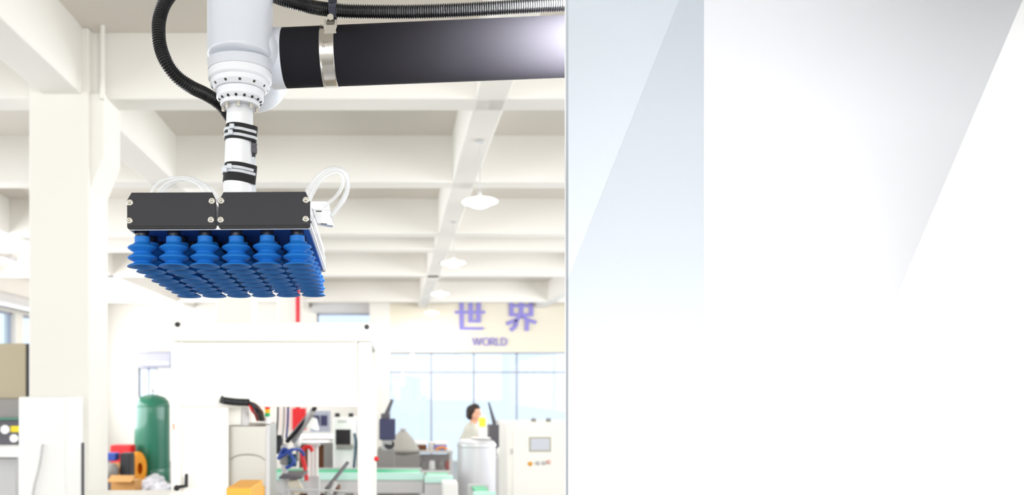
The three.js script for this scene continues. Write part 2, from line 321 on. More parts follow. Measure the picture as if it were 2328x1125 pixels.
// corrugated hoses
function corrugated(pts, r, pitch, depth) {
  const c = curve(pts), L = c.getLength(), rings = Math.round(L / pitch), n = rings * 6, fr = c.computeFrenetFrames(n), q = 22, pos = [], idx = [];
  const shape = [1, .94, .3, 0, .3, .94];
  for (let i = 0; i <= n; i++) {
    const p = c.getPointAt(i / n), rr = r - depth * (1 - shape[i % 6]);
    for (let j = 0; j <= q; j++) { const a = j / q * Math.PI * 2; const v = p.clone().addScaledVector(fr.normals[i], Math.cos(a) * rr).addScaledVector(fr.binormals[i], Math.sin(a) * rr); pos.push(v.x, v.y, v.z); }
  }
  for (let i = 0; i < n; i++) for (let j = 0; j < q; j++) { const a = i * (q + 1) + j, b = a + q + 1; idx.push(a, a + 1, b, a + 1, b + 1, b); }
  const g = new THREE.BufferGeometry(); g.setAttribute('position', new THREE.Float32BufferAttribute(pos, 3)); g.setIndex(idx); g.computeVertexNormals(); return g;
}
single('corrugated_hose', 'black corrugated hose looping over the white wrist and along the top of the forearm', 'hose',
  corrugated([[532, 278, 1.51], [512, 250, 1.51], [491, 229, 1.50], [466, 213, 1.475], [434, 197.5, 1.447], [402, 174, 1.43], [379, 143, 1.42], [365, 108, 1.42], [360.5, 72, 1.42], [363, 40, 1.425], [374, 8, 1.43], [395, -22, 1.44], [428, -70, 1.46], [480, -118, 1.49], [540, -122, 1.52], [582, -78, 1.53], [606, -24, 1.52], [640, -3, 1.48], [700, 14, 1.475], [768, 24, 1.455], [850, 26.5, 1.455], [940, 26.5, 1.455], [1060, 22, 1.455], [1180, 15, 1.455], [1290, 9, 1.455], [1500, -2, 1.455], [1800, -20, 1.45]].map((p) => at(...p)), .0124, .0042, .0024), mat.hose);

// ---------------------------------------------------------------- vacuum gripper
const gripper = thing('vacuum_gripper', 'black fronted vacuum gripper with rows of blue bellows suction cups hanging from a silver post', 'gripper');
{
  gripper.position.copy(at(502, 606, 1.265)); gripper.rotation.set(-.031, .027, .012, 'YXZ');
  gripper.updateMatrixWorld(); const inv = gripper.matrixWorld.clone().invert(), loc = (px, py, d) => at(px, py, d).applyMatrix4(inv);
  const zF = .027, zB = -.345, yb = .0556, yt = .1125;   // front, back, bottom and top of the two housings
  const onFront = (px, py) => { const f = V(0, 0, zF).applyMatrix4(gripper.matrixWorld); let d = -f.z; for (let i = 0; i < 4; i++) { const p = loc(px, py, d); d += (p.z - zF); } return loc(px, py, d); };
  const L = onFront(288.5, 480).x, G0 = onFront(491, 480).x, G1 = onFront(496.5, 480).x, Rr = onFront(705, 480).x;
  const shape = (x0, x1, nl, nr) => [[x0 + .0015, yb], [x1 - .0015, yb], [x1, yb + .0025], [x1, yt - nr[1]], [x1 - nr[0], yt], [x0 + nl[0], yt], [x0, yt - nl[1]], [x0, yb + .0025]];
  const screwProf = [[.0009, .0006], [.0024, .0006], [.0026, .0026], [.0034, .0034], [.0047, .0028], [.0054, .0012], [.0056, 0]];
  const y5 = .0539, rim = (x0, x1, z0, z1) => box(x0, x1, y5, .0606, z0, z1, .0006);
  const base = part('base_rim', [rim(L + .002, Rr - .0005, zF - .0045, zF - .0075), rim(L + .002, L + .005, zF - .0075, zB), rim(Rr - .0035, Rr - .0005, zF - .0075, zB), rim(L + .002, Rr - .0005, zB, zB - .003)], mat.alu, gripper);
  part('seal_sheet', box(L + .005, Rr - .0036, .0588, .0611, zF - .0076, zB + .0002, .0003), mat.blueSheet, base);
  for (const [x0, x1, nl, nr, pts] of [[L, G0, [.007, .012], [.006, .013], [[296, 461], [295, 502], [482, 457.5], [480, 500]]], [G1, Rr, [.008, .015], [.007, .015], [[503, 457], [502, 500], [695.5, 455], [695, 498]]]]) {
    part('housing', prism(shape(x0 + .0008, x1 - .0008, nl, nr).map(([x, y]) => [x, y < .0612 ? Math.max(y, .0612) + (y - yb) * .2 : y]), zF - .0042, zB, .0006), mat.whiteAlu, gripper);
    const fp = part('front_plate', prism(shape(x0, x1, nl, nr), zF, zF - .004, .0009), mat.plateBlack, gripper);
    part('lower_lip', box(x0 + .002, x1 - .002, yb - .0008, yb + .0042, zF + .0004, zF - .006, .0008), mat.plateEdge, fp);
    for (const [px, py] of pts) { const p = onFront(px, py); part('screw', lathe(screwProf, V(p.x, p.y, zF), 20, V(0, 0, 1)), mat.bolt, fp); }
  }
  // right flank of the housing: slotted profile
  const flank = part('side_profile', box(Rr - .0006, Rr + .0018, yb + .001, yb + .0085, zF - .006, zB + .002, .0006), mat.whitePaint, gripper);
  part('slot', box(Rr - .0005, Rr + .0006, yb + .0092, yb + .0125, zF - .012, zB + .006, .0002), mat.black, flank);
  part('ridge', box(Rr - .0005, Rr + .0016, yb + .0135, yb + .0165, zF - .008, zB + .003, .0005), mat.whiteAlu, flank);
  part('slot', box(Rr - .0005, Rr + .0006, yb + .0172, yb + .0215, -.12, zB + .006, .0002), mat.black, flank);
  part('ridge', box(Rr - .0005, Rr + .0014, yb + .0228, yb + .0262, zF - .02, zB + .003, .0005), mat.whiteAlu, flank);
  part('end_cap', box(Rr - .016, Rr + .0005, y5 - .0005, .068, zB - .0005, zB - .004, .0006), mat.black, flank);
  // silver angle bracket on the right
  const bz = -.075, bp = (px, py) => { const p = loc(px, py, 1.335); return [p.x, p.y]; };
  const br = part('bracket', prism([bp(706, 457), bp(741, 456.5), bp(748, 462), bp(751, 477), bp(713, 477), bp(706, 472)], bz + .012, bz - .02, .001), mat.whiteAlu, gripper);
  part('flange', prism([bp(709, 475), bp(749, 474), bp(752, 478), bp(758, 506), bp(756.5, 511), bp(752, 512), bp(720, 507)], bz + .009, bz - .004, .0012), mat.alu, br);
  part('slot', prism([bp(718, 478), bp(731, 478), bp(731, 480.5), bp(718, 480.5)], bz + .0096, bz + .0085), mat.socket, br);
  part('slot', prism([bp(729, 506.5), bp(743, 507.5), bp(743, 509.5), bp(729, 508.5)], bz + .0096, bz + .0085), mat.socket, br);
  // post up to the arm
  const pl = (px, py) => loc(px, py, AD), p0 = pl(542.5, 442), p1 = V(at(545.4, 0, AD).x, ay(208, 1.387) - .007, -AD).applyMatrix4(inv);
  const ax = p1.clone().sub(p0), len = ax.length();
  const post = part('post', lathe([[.0280, -.012], [.0281, 0], [.0262, len * .34], [.0249, len * .62], [.0238, len * .88], [.0236, len], [.0, len]], p0, 64, ax), mat.whiteAlu, gripper);
  const fl = V(at(545.8, 0, AD).x, ay(208, 1.387) - .0054, -AD).applyMatrix4(inv); part('flange', lathe(crisp([[0, -.0035], [.0340, -.0035], [.0354, -.002], [.0354, .0052], [0, .0052]], .0005), fl.clone().add(V(0, .0005, 0)), 72, ax), mat.whitePaint, post);
  for (let i = 0; i < 8; i++) { const th = (i + .1) / 8 * Math.PI * 2; part('flange_bolt', lathe(crisp([[0, -.0118], [.0017, -.0118], [.0019, -.0098], [.0034, -.0112], [.0036, -.0108], [.0036, -.0032], [0, -.003]], .0002), fl.clone().add(V(Math.sin(th) * .0298, 0, Math.cos(th) * .0298)), 16), mat.bolt, post); }
  // suction cups: bellows with two and a half folds, 6 across and 8 deep
  const prof = [];
  const key = [[.0110, .0040], [.0160, .0022], [.0226, -.0002], [.0237, .0002], [.0238, .0010], [.0215, .0028], [.0150, .0056], [.0130, .0070], [.0135, .0080], [.0215, .0124], [.0231, .0138], [.0233, .0148], [.0222, .0162], [.0150, .0206], [.0136, .0220], [.0140, .0232], [.0212, .0284], [.0227, .0298], [.0228, .0308], [.0216, .0324], [.0140, .0366], [.0121, .0384], [.0118, .0396], [.0119, .0475], [.0114, .0483], [.0060, .0484]];
  key.forEach((p) => prof.push(p));
  const cupG = lathe(prof, V(0, 0, 0), 48), cupN = norm(cupG), fitG = norm(merged([new THREE.CylinderGeometry(.0082, .0082, .0108, 24).translate(0, .0533, 0)])), hexG = norm(new THREE.CylinderGeometry(.0106, .0106, .0085, 6).translate(0, .0541, 0)), floorG = norm(lathe([[0, .0065], [.006, .006], [.0112, .0042]], V(0, 0, 0), 24));
  for (let j = 0; j < 8; j++) for (let i = 0; i < 6; i++) {
    const c = new THREE.Mesh(cupN, mat.blue); c.name = 'suction_cup'; c.castShadow = c.receiveShadow = true;
    const f = new THREE.Mesh(fitG, mat.fitting); f.name = 'fitting'; c.add(f); const h = new THREE.Mesh(hexG, mat.fitting); h.name = 'hex_collar'; c.add(h);
    const d = new THREE.Mesh(floorG, mat.blueSheet); d.name = 'cup_floor'; c.add(d);
    c.position.set((i - 2.5) * .0492 + (rnd() - .5) * .0012, (rnd() - .5) * .0008, -j * .0452 + (rnd() - .5) * .001);
    c.rotation.set((rnd() - .5) * .03 + (j === 2 && i === 1 ? .02 : 0), rnd() * 6, (rnd() - .5) * .03 + (j === 2 && i === 1 ? -.16 : 0), 'ZXY');
    gripper.add(c);
  }
}
// foam sleeves and white cable ties round the post
function hull(c1, c2) {
  const pts = []; for (const [x, y, r] of [c1, c2]) for (let i = 0; i < 48; i++) { const a = i / 48 * Math.PI * 2; pts.push([x + Math.cos(a) * r, y + Math.sin(a) * r]); }
  pts.sort((a, b) => a[0] - b[0] || a[1] - b[1]); const cr = (o, a, b) => (a[0] - o[0]) * (b[1] - o[1]) - (a[1] - o[1]) * (b[0] - o[0]);
  const half = (ps) => { const h = []; for (const p of ps) { while (h.length > 1 && cr(h[h.length - 2], h[h.length - 1], p) <= 0) h.pop(); h.push(p); } h.pop(); return h; };
  return [...half(pts), ...half([...pts].reverse())].map((p) => new THREE.Vector2(...p));
}
function wrap(c1, c2, grow, thick, h) {                     // a band that follows post and cable
  const o = new THREE.Shape(hull([c1[0], c1[1], c1[2] + grow + thick], [c2[0], c2[1], c2[2] + grow + thick])); o.holes.push(new THREE.Path(hull([c1[0], c1[1], c1[2] + grow], [c2[0], c2[1], c2[2] + grow])));
  return new THREE.ExtrudeGeometry(o, { depth: h, bevelEnabled: true, bevelSize: .0004, bevelThickness: .0004, bevelSegments: 1 }).rotateX(-Math.PI / 2);
}
for (const [cx, top, bot, r, ties, heads, label] of [
  [544.5, 277, 313, .0246, [290, 303.5], [[527.5, 287], [524, 300.5]], 'black foam sleeve with two white cable ties, upper of two on the post'],
  [542.5, 367, 410, .0262, [379, 387], [[522, 378], [511, 386]], 'black foam sleeve with two white cable ties, lower of two on the post']]) {
  const t = thing('foam_sleeve', label, 'sleeve', 'foam sleeves on the silver post'), c = at(cx, (top + bot) / 2, AD), c1 = [0, 0, r], c2 = [.0222, -.008, .0075], tilt = -.1;
  const put = (g, py) => { const d = 1.412; return g.rotateZ(tilt).translate(c.x, EYE + (CY - py) / F * d, c.z); };
  part('foam', put(wrap(c1, c2, .0004, .0016, (bot - top) * k * .95), bot - 1), mat.rubber, t);
  ties.forEach((py, i) => {
    const tie = part('cable_tie', put(wrap(c1, c2, .0022, .0012, .0044), py + 3), mat.plastic, t);
    const hp = at(heads[i][0], heads[i][1], 1.411); part('tie_head', box(hp.x - .0042, hp.x + .0042, hp.y - .0042, hp.y + .0042, hp.z - .003, hp.z + .0036, .0012), mat.plastic, tie);
  });
  settle(t);
}
{ const t = thing('pneumatic_line', 'black connector and white air line running down the right of the post', 'air line');
  part('connector', lathe(crisp([[0, 0], [.0058, 0], [.0066, .003], [.0066, .011], [.0058, .012], [.0058, .014], [.0066, .015], [.0066, .019], [0, .019]], .0005), at(576.5, 350, 1.436), 24), mat.darkGrey, t);
  part('threaded_neck', rod(at(575, 362, 1.436), at(576, 349, 1.436), .0044), mat.black, t);
  part('air_line', tube([at(575, 358, 1.436), at(575.5, 375, 1.436), at(575, 400, 1.436), at(576, 424, 1.436), at(577, 444, 1.436)], .0046, 30, 14), mat.plastic, t);
  settle(t);
}
// clear looping air tubes
const airTubes = [
  ['clear plastic air tube, outermost loop right of the gripper', [[697, 452, 1.33], [705, 436, 1.33], [722, 410, 1.335], [745, 391, 1.34], [768, 386, 1.345], [787, 396, 1.35], [792, 422, 1.35], [783, 452, 1.345], [768, 474, 1.34], [752, 492, 1.335]]],
  ['clear plastic air tube, middle loop right of the gripper', [[703, 458, 1.32], [710, 440, 1.32], [727, 414, 1.325], [748, 397, 1.33], [768, 392, 1.335], [779, 402, 1.34], [778, 422, 1.34], [766, 444, 1.335], [748, 460, 1.33], [735, 470, 1.33]]],
  ['clear plastic air tube, inner loop right of the gripper', [[690, 450, 1.345], [700, 430, 1.345], [716, 408, 1.35], [738, 389, 1.352], [760, 382.5, 1.356], [782, 388, 1.36], [790, 408, 1.36], [787, 435, 1.355], [776, 458, 1.35], [758, 483, 1.345]]],
  ['clear plastic air tube, tall arch over the left half of the gripper', [[340, 446, 1.40], [348, 430, 1.40], [366, 412, 1.4], [395, 404, 1.4], [425, 404, 1.4], [455, 414, 1.39], [478, 430, 1.38], [492, 450, 1.37], [497, 470, 1.36]]],
  ['clear plastic air tube, low arch over the left half of the gripper', [[352, 448, 1.37], [364, 430, 1.37], [386, 413, 1.37], [410, 407, 1.37], [436, 412, 1.36], [458, 425, 1.35], [472, 446, 1.34]]],
  ['clear plastic air tube, flattest arch over the left half of the gripper', [[360, 448, 1.43], [376, 428, 1.43], [402, 412, 1.43], [432, 408, 1.42], [460, 418, 1.41], [482, 434, 1.4], [496, 455, 1.39]]],
];
for (const [label, pts] of airTubes) single('air_tube', label, 'tube', tube(pts.map((p) => at(...p)), .0032, 60, 14), mat.clear, 'clear air tubes looping off the gripper');

// ---------------------------------------------------------------- pendant lamps along the beam
{
  const c = at(1091, 459, 7), t = thing('pendant_lamp', 'glowing white pendant lamp, nearest of the row along the ceiling beam', 'lamp', 'pendant lamps along the beam');
  part('ceiling_rose', lathe([[0, 0], [.04, -.004], [.036, -.02], [.0, -.024]], V(c.x, SOFFIT, c.z), 24), mat.paleGrey, t);
  part('cord', rod(V(c.x, c.y + .09, c.z), V(c.x, SOFFIT - .015, c.z), .0045, .0045, 8), mat.paleGrey, t);
  part('socket', lathe([[.0, .105], [.014, .1], [.018, .06], [.02, .03], [0, .03]], c, 20), mat.paleGrey, t);
  part('shade', lathe([[.02, .05], [.05, .042], [.09, .028], [.135, .018], [.156, .006], [.158, -.002], [.15, -.004], [.13, .008], [.09, .018], [.03, .03]], c, 40), glow(0xffffff, 1.2), t);
  part('diffuser', lathe([[0, -.056], [.04, -.052], [.08, -.036], [.11, -.014], [.13, .004], [.09, .01], [0, .012]], c, 32), glow(0xffffff, 4), t);
  settle(t);
  const names = ['second', 'third', 'fourth', 'fifth'];
  const lamps = [0, 3.4, 6.75, 10.15, 13.4];
  lamps.forEach((dz, i) => {
    if (i) dup(t, V(.012 * i, 0, -dz), `glowing white pendant lamp, ${names[i - 1]} of the row along the ceiling beam`);
    const l = new THREE.PointLight(0xfffdf6, 7); l.position.set(c.x + .012 * i, c.y - .02, c.z - dz); l.shadow.radius = 4; l.castShadow = true; scene.add(l);
  });
}
{ // ceiling fan at far left
  const c = at(24, 588, 13.9), t = thing('ceiling_fan', 'white ceiling fan hanging at the far left edge', 'fan');
  part('down_rod', rod(V(c.x, c.y + .05, c.z), V(c.x, CEIL, c.z), .02), mat.paleGrey, t);
  part('motor', lathe([[0, -.07], [.08, -.06], [.12, -.02], [.11, .03], [.04, .07], [0, .08]], c), mat.paleGrey, t);
  for (let i = 0; i < 3; i++) part('blade', new RoundedBoxGeometry(.5, .012, .13, 2, .005).translate(.35, 0, 0).rotateX(.12).rotateY(i * 2.094 + .35).translate(c.x, c.y - .03, c.z), mat.paleGrey, t);
  settle(t);
}

// ---------------------------------------------------------------- lettering on the far wall
{
  const D = 21.44, t = thing('wall_lettering', 'purple sign lettering 世界 WORLD on the cream wall band over the glazing', 'sign');
  let layer = 0; const bar = (x0, y0, x1, y1) => pbox(x0, y0, x1, y1, D - .003 * (layer++ % 7), .035, .002);
  const slash = (pts, w) => { const out = []; for (let i = 0; i + 1 < pts.length; i++) { const a = at(...pts[i], D), b = at(...pts[i + 1], D), v = b.clone().sub(a), n = V(-v.y, v.x, 0).normalize().multiplyScalar(w / 2 * D / F); out.push(prism([[a.x + n.x, a.y + n.y], [b.x + n.x, b.y + n.y], [b.x - n.x, b.y - n.y], [a.x - n.x, a.y - n.y]].reverse(), -D, -D - .035)); } return out; };
  part('character', [bar(1034, 706.5, 1103, 712.5), bar(1044.5, 678, 1054.5, 749), bar(1065, 672, 1075, 733), bar(1083, 672, 1093, 733), bar(1066, 727, 1092, 733), bar(1046, 743.5, 1099, 749.5)], mat.purple, t);
  part('character', [bar(1158, 670, 1167.5, 719), bar(1180, 670, 1190, 719), bar(1203, 670, 1212.5, 719), bar(1158, 712, 1212, 719), bar(1158, 692, 1212, 698), bar(1158, 670, 1212, 676), ...slash([[1186, 717], [1174, 727], [1152, 736]], 8), ...slash([[1186, 717], [1200, 727], [1219, 733]], 8), ...slash([[1175, 727], [1173, 740], [1161, 751]], 9), bar(1193.5, 724, 1202.5, 752)], mat.purple, t);
  const font = await new FontLoader().loadAsync('fonts/droid/droid_sans_regular.typeface.json');
  let x = 1073;
  for (const ch of 'WORLD') {
    const g = new TextGeometry(ch, { font, size: 18.5 * D / F, depth: .03, curveSegments: 6 }); g.computeBoundingBox(); const b = g.boundingBox, w = (b.max.x - b.min.x) * F / D, p = at(x, 785.5, D);
    g.translate(p.x - b.min.x, p.y, -D - .03); x += w + 1.6; part('letter', g, mat.purple, t);
  }
  settle(t);
}
// ---------------------------------------------------------------- machines and things on the shop floor
const toFloor = (px0, py0, px1, d, deep, r) => { const a = at(px0, py0, d), b = at(px1, py0, d); return box(a.x, b.x, 0, a.y, -d, -d - deep, r); };
const pl3 = (pts) => pts.map((p) => at(...p));
const disc = (px, py, d, rpx, thick = .01, n = 24) => { const c = at(px, py, d); return new THREE.CylinderGeometry(rpx * d / F, rpx * d / F, thick, n).rotateX(Math.PI / 2).translate(c.x, c.y, c.z + thick / 2); };
const legs = (t, x0, x1, z0, z1, top, w, m) => { for (const x of [x0, x1]) for (const z of [z0, z1]) part('leg', box(x - w / 2, x + w / 2, 0, top, z - w / 2, z + w / 2, .004), m, t); };
{ // large cream machine
  const d = 4, t = thing('packing_machine', 'large cream white machine frame with black corner caps below the gripper', 'machine');
  part('top_panel', pbox(390, 732, 844, 776, d, 1.1, .012), mat.cream, t);
  const up = part('upper_panel', pbox(410, 774, 812, 911, d + .012, .05, .006), mat.cream, t);
  part('panel_seam', pbox(414, 776.5, 808, 779, d + .009, .004, .001), mat.seam, up);
  part('lower_rail', pbox(408, 909, 814, 925, d - .004, .06, .006), mat.cream, t);
  part('post', toFloor(388, 777, 411, d, .07, .01), mat.cream, t); part('post', toFloor(813, 777, 844, d, .09, .012), mat.cream, t);
  part('post', box(at(390, 0, d).x, at(412, 0, d).x, 0, at(0, 777, d).y, -d - 1.03, -d - 1.1), mat.cream, t); part('post', box(at(815, 0, d).x, at(844, 0, d).x, 0, at(0, 777, d).y, -d - 1.03, -d - 1.1), mat.cream, t);
  for (const [x, y] of [[404, 737.5], [834, 743]]) part('corner_cap', lathe(crisp([[0, .012], [.010, .012], [.013, .008], [.013, 0]], .002), at(x, y, d - .001), 24, V(0, 0, 1)), mat.black, t);
  const door = part('door', toFloor(412, 924, 518, d + .01, .03, .006), mat.cream, t);
  part('door_edge', pbox(549, 926, 564, 970, d + .1, .03, .004), mat.paleGrey, t); part('inner_panel', pbox(412, 926, 549, 966, d + .12, .02, .003), mat.cream, t);
  part('label', pbox(392, 963, 397, 976, d - .002, .003, .0005), M(0xf2b49c, .6), t);
  part('emergency_button', lathe([[0, .03], [.012, .028], [.014, .02], [.008, .012], [.008, 0]], at(853, 1042, 4.35), 20, V(.35, 0, 1)), mat.red, t);
  const cr = part('crank', rod(at(398, 1108, 3.97), at(424, 1104, 3.95), .008), mat.black, t, 'black crank handle'); void door;
  part('knob', lathe([[0, .012], [.013, .01], [.015, 0], [.012, -.01], [0, -.012]], at(402, 1109, 3.96), 20, V(0, 0, 1)), mat.black, cr); part('grip', rod(at(423, 1106, 3.95), at(424, 1077, 3.95), .0095, .008), mat.black, cr);
  settle(t);
}
{ const t = thing('cable_guide', 'black ribbed cable guide on the lower rail of the cream machine with drooping cables', 'cable guide');
  part('sleeve', corrugated(pl3([[508, 910, 3.965], [525, 912.5, 3.965], [545, 914, 3.965], [566, 914.5, 3.965]]), .0195, .012, .003), mat.black, t);
  part('clip', prism([[500, 915], [512, 919], [509, 905], [504, 899], [502, 905]].map(([x, y]) => { const p = at(x, y, 3.96); return [p.x, p.y]; }).reverse(), -3.945, -3.985, .002), mat.black, t);
  for (const [m, dx, dz] of [[mat.black, 0, 0], [mat.black, 6, .02], [mat.brown, 10, .05], [mat.red, -8, .03]]) part('cable', tube(pl3([[562, 914, 3.965], [572 + dx * .6, 919, 3.962 + dz * .2], [581 + dx, 931, 3.97 + dz * .3], [588 + dx * .9, 942, 4.12 + dz], [592 + dx * .8, 955, 4.25 + dz]]), .0075, 30, 8), m, t);
  settle(t);
}
{ const d = 4.07, t = thing('steel_cabinet', 'brushed stainless steel cabinet inside the cream machine', 'cabinet');
  const p = part('front_panel', toFloor(519, 968, 605, d, .02, .004), mat.brushedSteel, t); part('body', toFloor(519, 967, 605, d + .02, .36, .006), mat.brushedSteel, t);
  part('lower_panel', toFloor(521, 1104, 601, d - .008, .01, .003), mat.amber, p); part('corner_post', toFloor(604, 966, 612, d - .004, .03, .003), mat.paleGrey, t);
  part('arched_rib', tube(pl3([[522, 1046, d - .002], [535, 1037, d - .002], [562, 1033, d - .002], [590, 1037, d - .002], [602, 1046, d - .002]]), .004, 30, 8), mat.brushedSteel, p);
  settle(t);
  const s = thing('stack_light', 'small red amber green stack light on top of the stainless cabinet', 'stack light'), y0 = at(0, 967, 4.09).y, x = at(608, 0, 4.3).x, z = -4.3;
  part('base', lathe(crisp([[0, 0], [.02, 0], [.02, .02], [.014, .03], [.014, .04], [0, .04]], .002), V(x, y0, z)), mat.white, s);
  [[0x1da35a, .4], [0xf2a312, .8], [0xe4261a, .4]].forEach(([c, e], i) => part('lens', lathe(crisp([[0, 0], [.015, 0], [.0155, .019], [0, .019]], .001), V(x, y0 + .04 + i * .0195, z), 20), new THREE.MeshStandardMaterial({ color: c, emissive: c, emissiveIntensity: e, roughness: .3 }), s));
  settle(s);
}
single('yellow_carton', 'yellow cardboard box on the bottom edge before the stainless cabinet', 'box', (() => { const a = at(514, 1109, 3.3), b = at(570, 1109, 3.3); return box(a.x, b.x, 0, a.y, -3.3, -3.6, .004); })(), mat.amber);
{ // pneumatic press between the posts
  const t = thing('pneumatic_press', 'pneumatic press with slanted black cylinders and blue motor inside the cream machine', 'press'), d = 5.6;
  part('column', toFloor(640, 1010, 652, d, .06), mat.paleGrey, t); part('table', pbox(634, 1083, 686, 1089, d - .2, .4, .004), mat.darkGrey, t); part('table_leg', rod(at(662, 1088, d), V(at(662, 0, d).x, 0, -d), .03), mat.paleGrey, t);
  const b1 = part('cylinder', rod(at(716, 927, d - .3), at(653, 1003, d), .016), mat.black, t), b2 = part('cylinder', rod(at(711, 935, d - .3), at(668, 1002, d + .05), .02), mat.paleGrey, t); void b1; void b2;
  part('strut', rod(at(790, 1052, d + .3), at(742, 1112, d - .1), .014), mat.darkGrey, t); part('strut', rod(at(762, 1098, d), at(748, 1124, d - .1), .02), mat.paleGrey, t); part('support_block', pbox(738, 1108, 770, 1120, d, .2, .008), mat.brown, t); part('support_foot', toFloor(742, 1120, 766, d + .02, .14), mat.grey, t);
  part('chute', prism([[652, 1094], [676, 1090], [690, 1118], [672, 1128], [660, 1112]].map(([x, y]) => { const p = at(x, y, d - .1); return [p.x, p.y]; }).reverse(), -d + .1, -d + .02, .004), M(0xcdc4b2, .5), t); part('rail_bar', rod(at(650, 1112, d - .2), at(790, 1116, d - .2), .008), mat.alu, t);
  part('clamp_block', pbox(624, 990, 640, 1028, d - .02, .1, .006), mat.black, t); part('cross_head', pbox(622, 1022, 662, 1032, d, .09, .006), mat.darkGrey, t);
  part('motor', rod(at(656, 1046, d), at(674, 1046, d), .046, .046, 24), mat.teal, t); part('motor_housing', pbox(636, 1036, 656, 1056, d - .02, .09, .008), mat.grey, t);
  part('valve', rod(at(645, 1013, d - .05), at(645, 1022, d - .05), .02), mat.paleGrey, t);
  part('reservoir', lathe([[0, -.05], [.026, -.05], [.028, -.02], [.028, .03], [.012, .05], [.012, .075], [0, .076]], at(676, 999, d + .1), 24), mat.white, t); part('reservoir_stand', rod(at(676, 1014, d + .1), at(676, 1046, d + .02), .01), mat.grey, t);
  for (const pts of [[[636, 1040, d - .1], [650, 1030, d - .12], [664, 1022, d - .1], [684, 1024, d], [692, 1036, d]], [[632, 1044, d - .1], [646, 1020, d - .1], [658, 1030, d - .1], [668, 1052, d - .1], [650, 1064, d - .1]]]) part('air_line', tube(pl3(pts), .012, 30, 8), mat.blueCase, t);
  for (const [x, m, r] of [[632, mat.black, .006], [655, mat.blueCase, .007], [646, mat.paleGrey, .006]]) part('cable', tube(pl3([[x, 926, d - .3], [x - 1, 960, d - .2], [x - 4, 995, d - .05]]), r, 20, 8), m, t);
  settle(t);
  const h = single('red_hose', 'red hose arching over beside the white cylinders in the machine', 'hose', tube(pl3([[697, 1092, 6.4], [693, 1060, 6.4], [688, 1040, 6.4], [688, 1024, 6.4], [695, 1016, 6.4], [706, 1017, 6.4], [710, 1026, 6.4]]), .017, 40, 10), mat.red); void h;
  const c = thing('filter_bank', 'row of slim white cylinders with a flat cap standing beside the red hose', 'filter');
  for (const x of [704, 712, 720]) part('cylinder', rod(at(x, 1082, 6.5), at(x, 1014, 6.5), .014), mat.white, c);
  part('cap', pbox(698, 1009, 726, 1015, 6.47, .07, .004), mat.paleGrey, c); part('stand', toFloor(699, 1082, 725, 6.46, .1), mat.paleGrey, c); settle(c);
}
{ // bench with dark interior and a lamp bar
  const d = 9.4, t = thing('work_bench', 'dark brown enclosed bench under the bright linear lamp behind the machine', 'bench');
  part('bench_top', pbox(672, 1004, 745, 1010, d, .7, .006), mat.paleGrey, t); part('cabinet', toFloor(680, 1010, 736, d + .08, .55), mat.brown, t); part('drawer_unit', toFloor(736, 1006, 812, d - .1, .6), mat.grey, t);
  part('lamp_post', rod(at(686, 1006, d + .3), at(686, 985, d + .3), .012), mat.white, t); settle(t);
  const l = thing('linear_lamp', 'bright white linear lamp above the dark bench', 'lamp'); part('housing', pbox(684, 983, 762, 988, d, .1, .004), mat.white, l); part('tube', rod(at(686, 990.5, d + .03), at(760, 990.5, d + .03), .018), glow(0xffffff, 3), l); settle(l);
  const p = new THREE.RectAreaLight(0xffffff, 8, .36, .05); p.position.copy(at(723, 995, d + .03)); p.lookAt(p.position.x, 0, p.position.z); scene.add(p);
  const e = single('task_lamp_shade', 'white folded lamp shade hanging above the linear lamp', 'lamp shade', lathe([[.02, .06], [.05, .02], [.1, -.05], [.096, -.05], [.045, .015], [0, .05]], at(712, 960, d), 24, V(.5, 1, .2)), mat.white); void e;
}
{ // white console with a black screen
  const d = 8.75, t = thing('console', 'white console with black screen and two black knobs on top', 'console');
  part('body', toFloor(757, 948, 808, d, .4, .02), mat.white, t); part('screen', pbox(763, 976, 797, 1011, d - .008, .01, .004), mat.screen, t); part('slot', pbox(768, 955, 788, 961, d - .006, .008, .002), mat.paleGrey, t); part('tray', pbox(764, 1012, 800, 1022, d - .15, .16, .006), mat.grey, t);
  for (const x of [767, 798]) part('knob', lathe([[0, 0], [.028, 0], [.03, .04], [.024, .05], [0, .05]], at(x, 949, d + .1), 20), mat.black, t);
  settle(t);
  single('blue_hose', 'thin blue green hose hanging beside the white console', 'hose', tube(pl3([[806, 985, 8.74], [809, 1000, 8.73], [808, 1030, 8.73], [805, 1060, 8.73], [804, 1110, 8.73]]), .014, 24, 8), mat.teal);
}
{ // fire hose box and its pipe
  const d = 18.02, t = thing('fire_hose_cabinet', 'red fire hose box with a red riser pipe on the farthest column', 'fire hose box');
  part('cabinet', pbox(664, 928, 694, 978, d, .25, .01), mat.red, t); part('door_panel', pbox(667, 932, 691, 974, d - .012, .015, .004), mat.red, t); part('riser_pipe', rod(at(677, 930, d + .1), V(at(677, 0, d + .1).x, CEIL - .002, -d - .1), .05), mat.redPipe, t);
  settle(t);
  const w = thing('blue_locker', 'blue grey locker with dark doors on the far wall behind the bench', 'locker'); part('body', toFloor(706, 935, 748, 20, .5), mat.frame, w);
  for (const x of [711, 729]) { part('door', pbox(x, 944, x + 15, 968, 19.99, .02), mat.navy, w); part('lower_door', pbox(x, 971, x + 15, 1000, 19.99, .02), mat.frame, w); } settle(w);
}
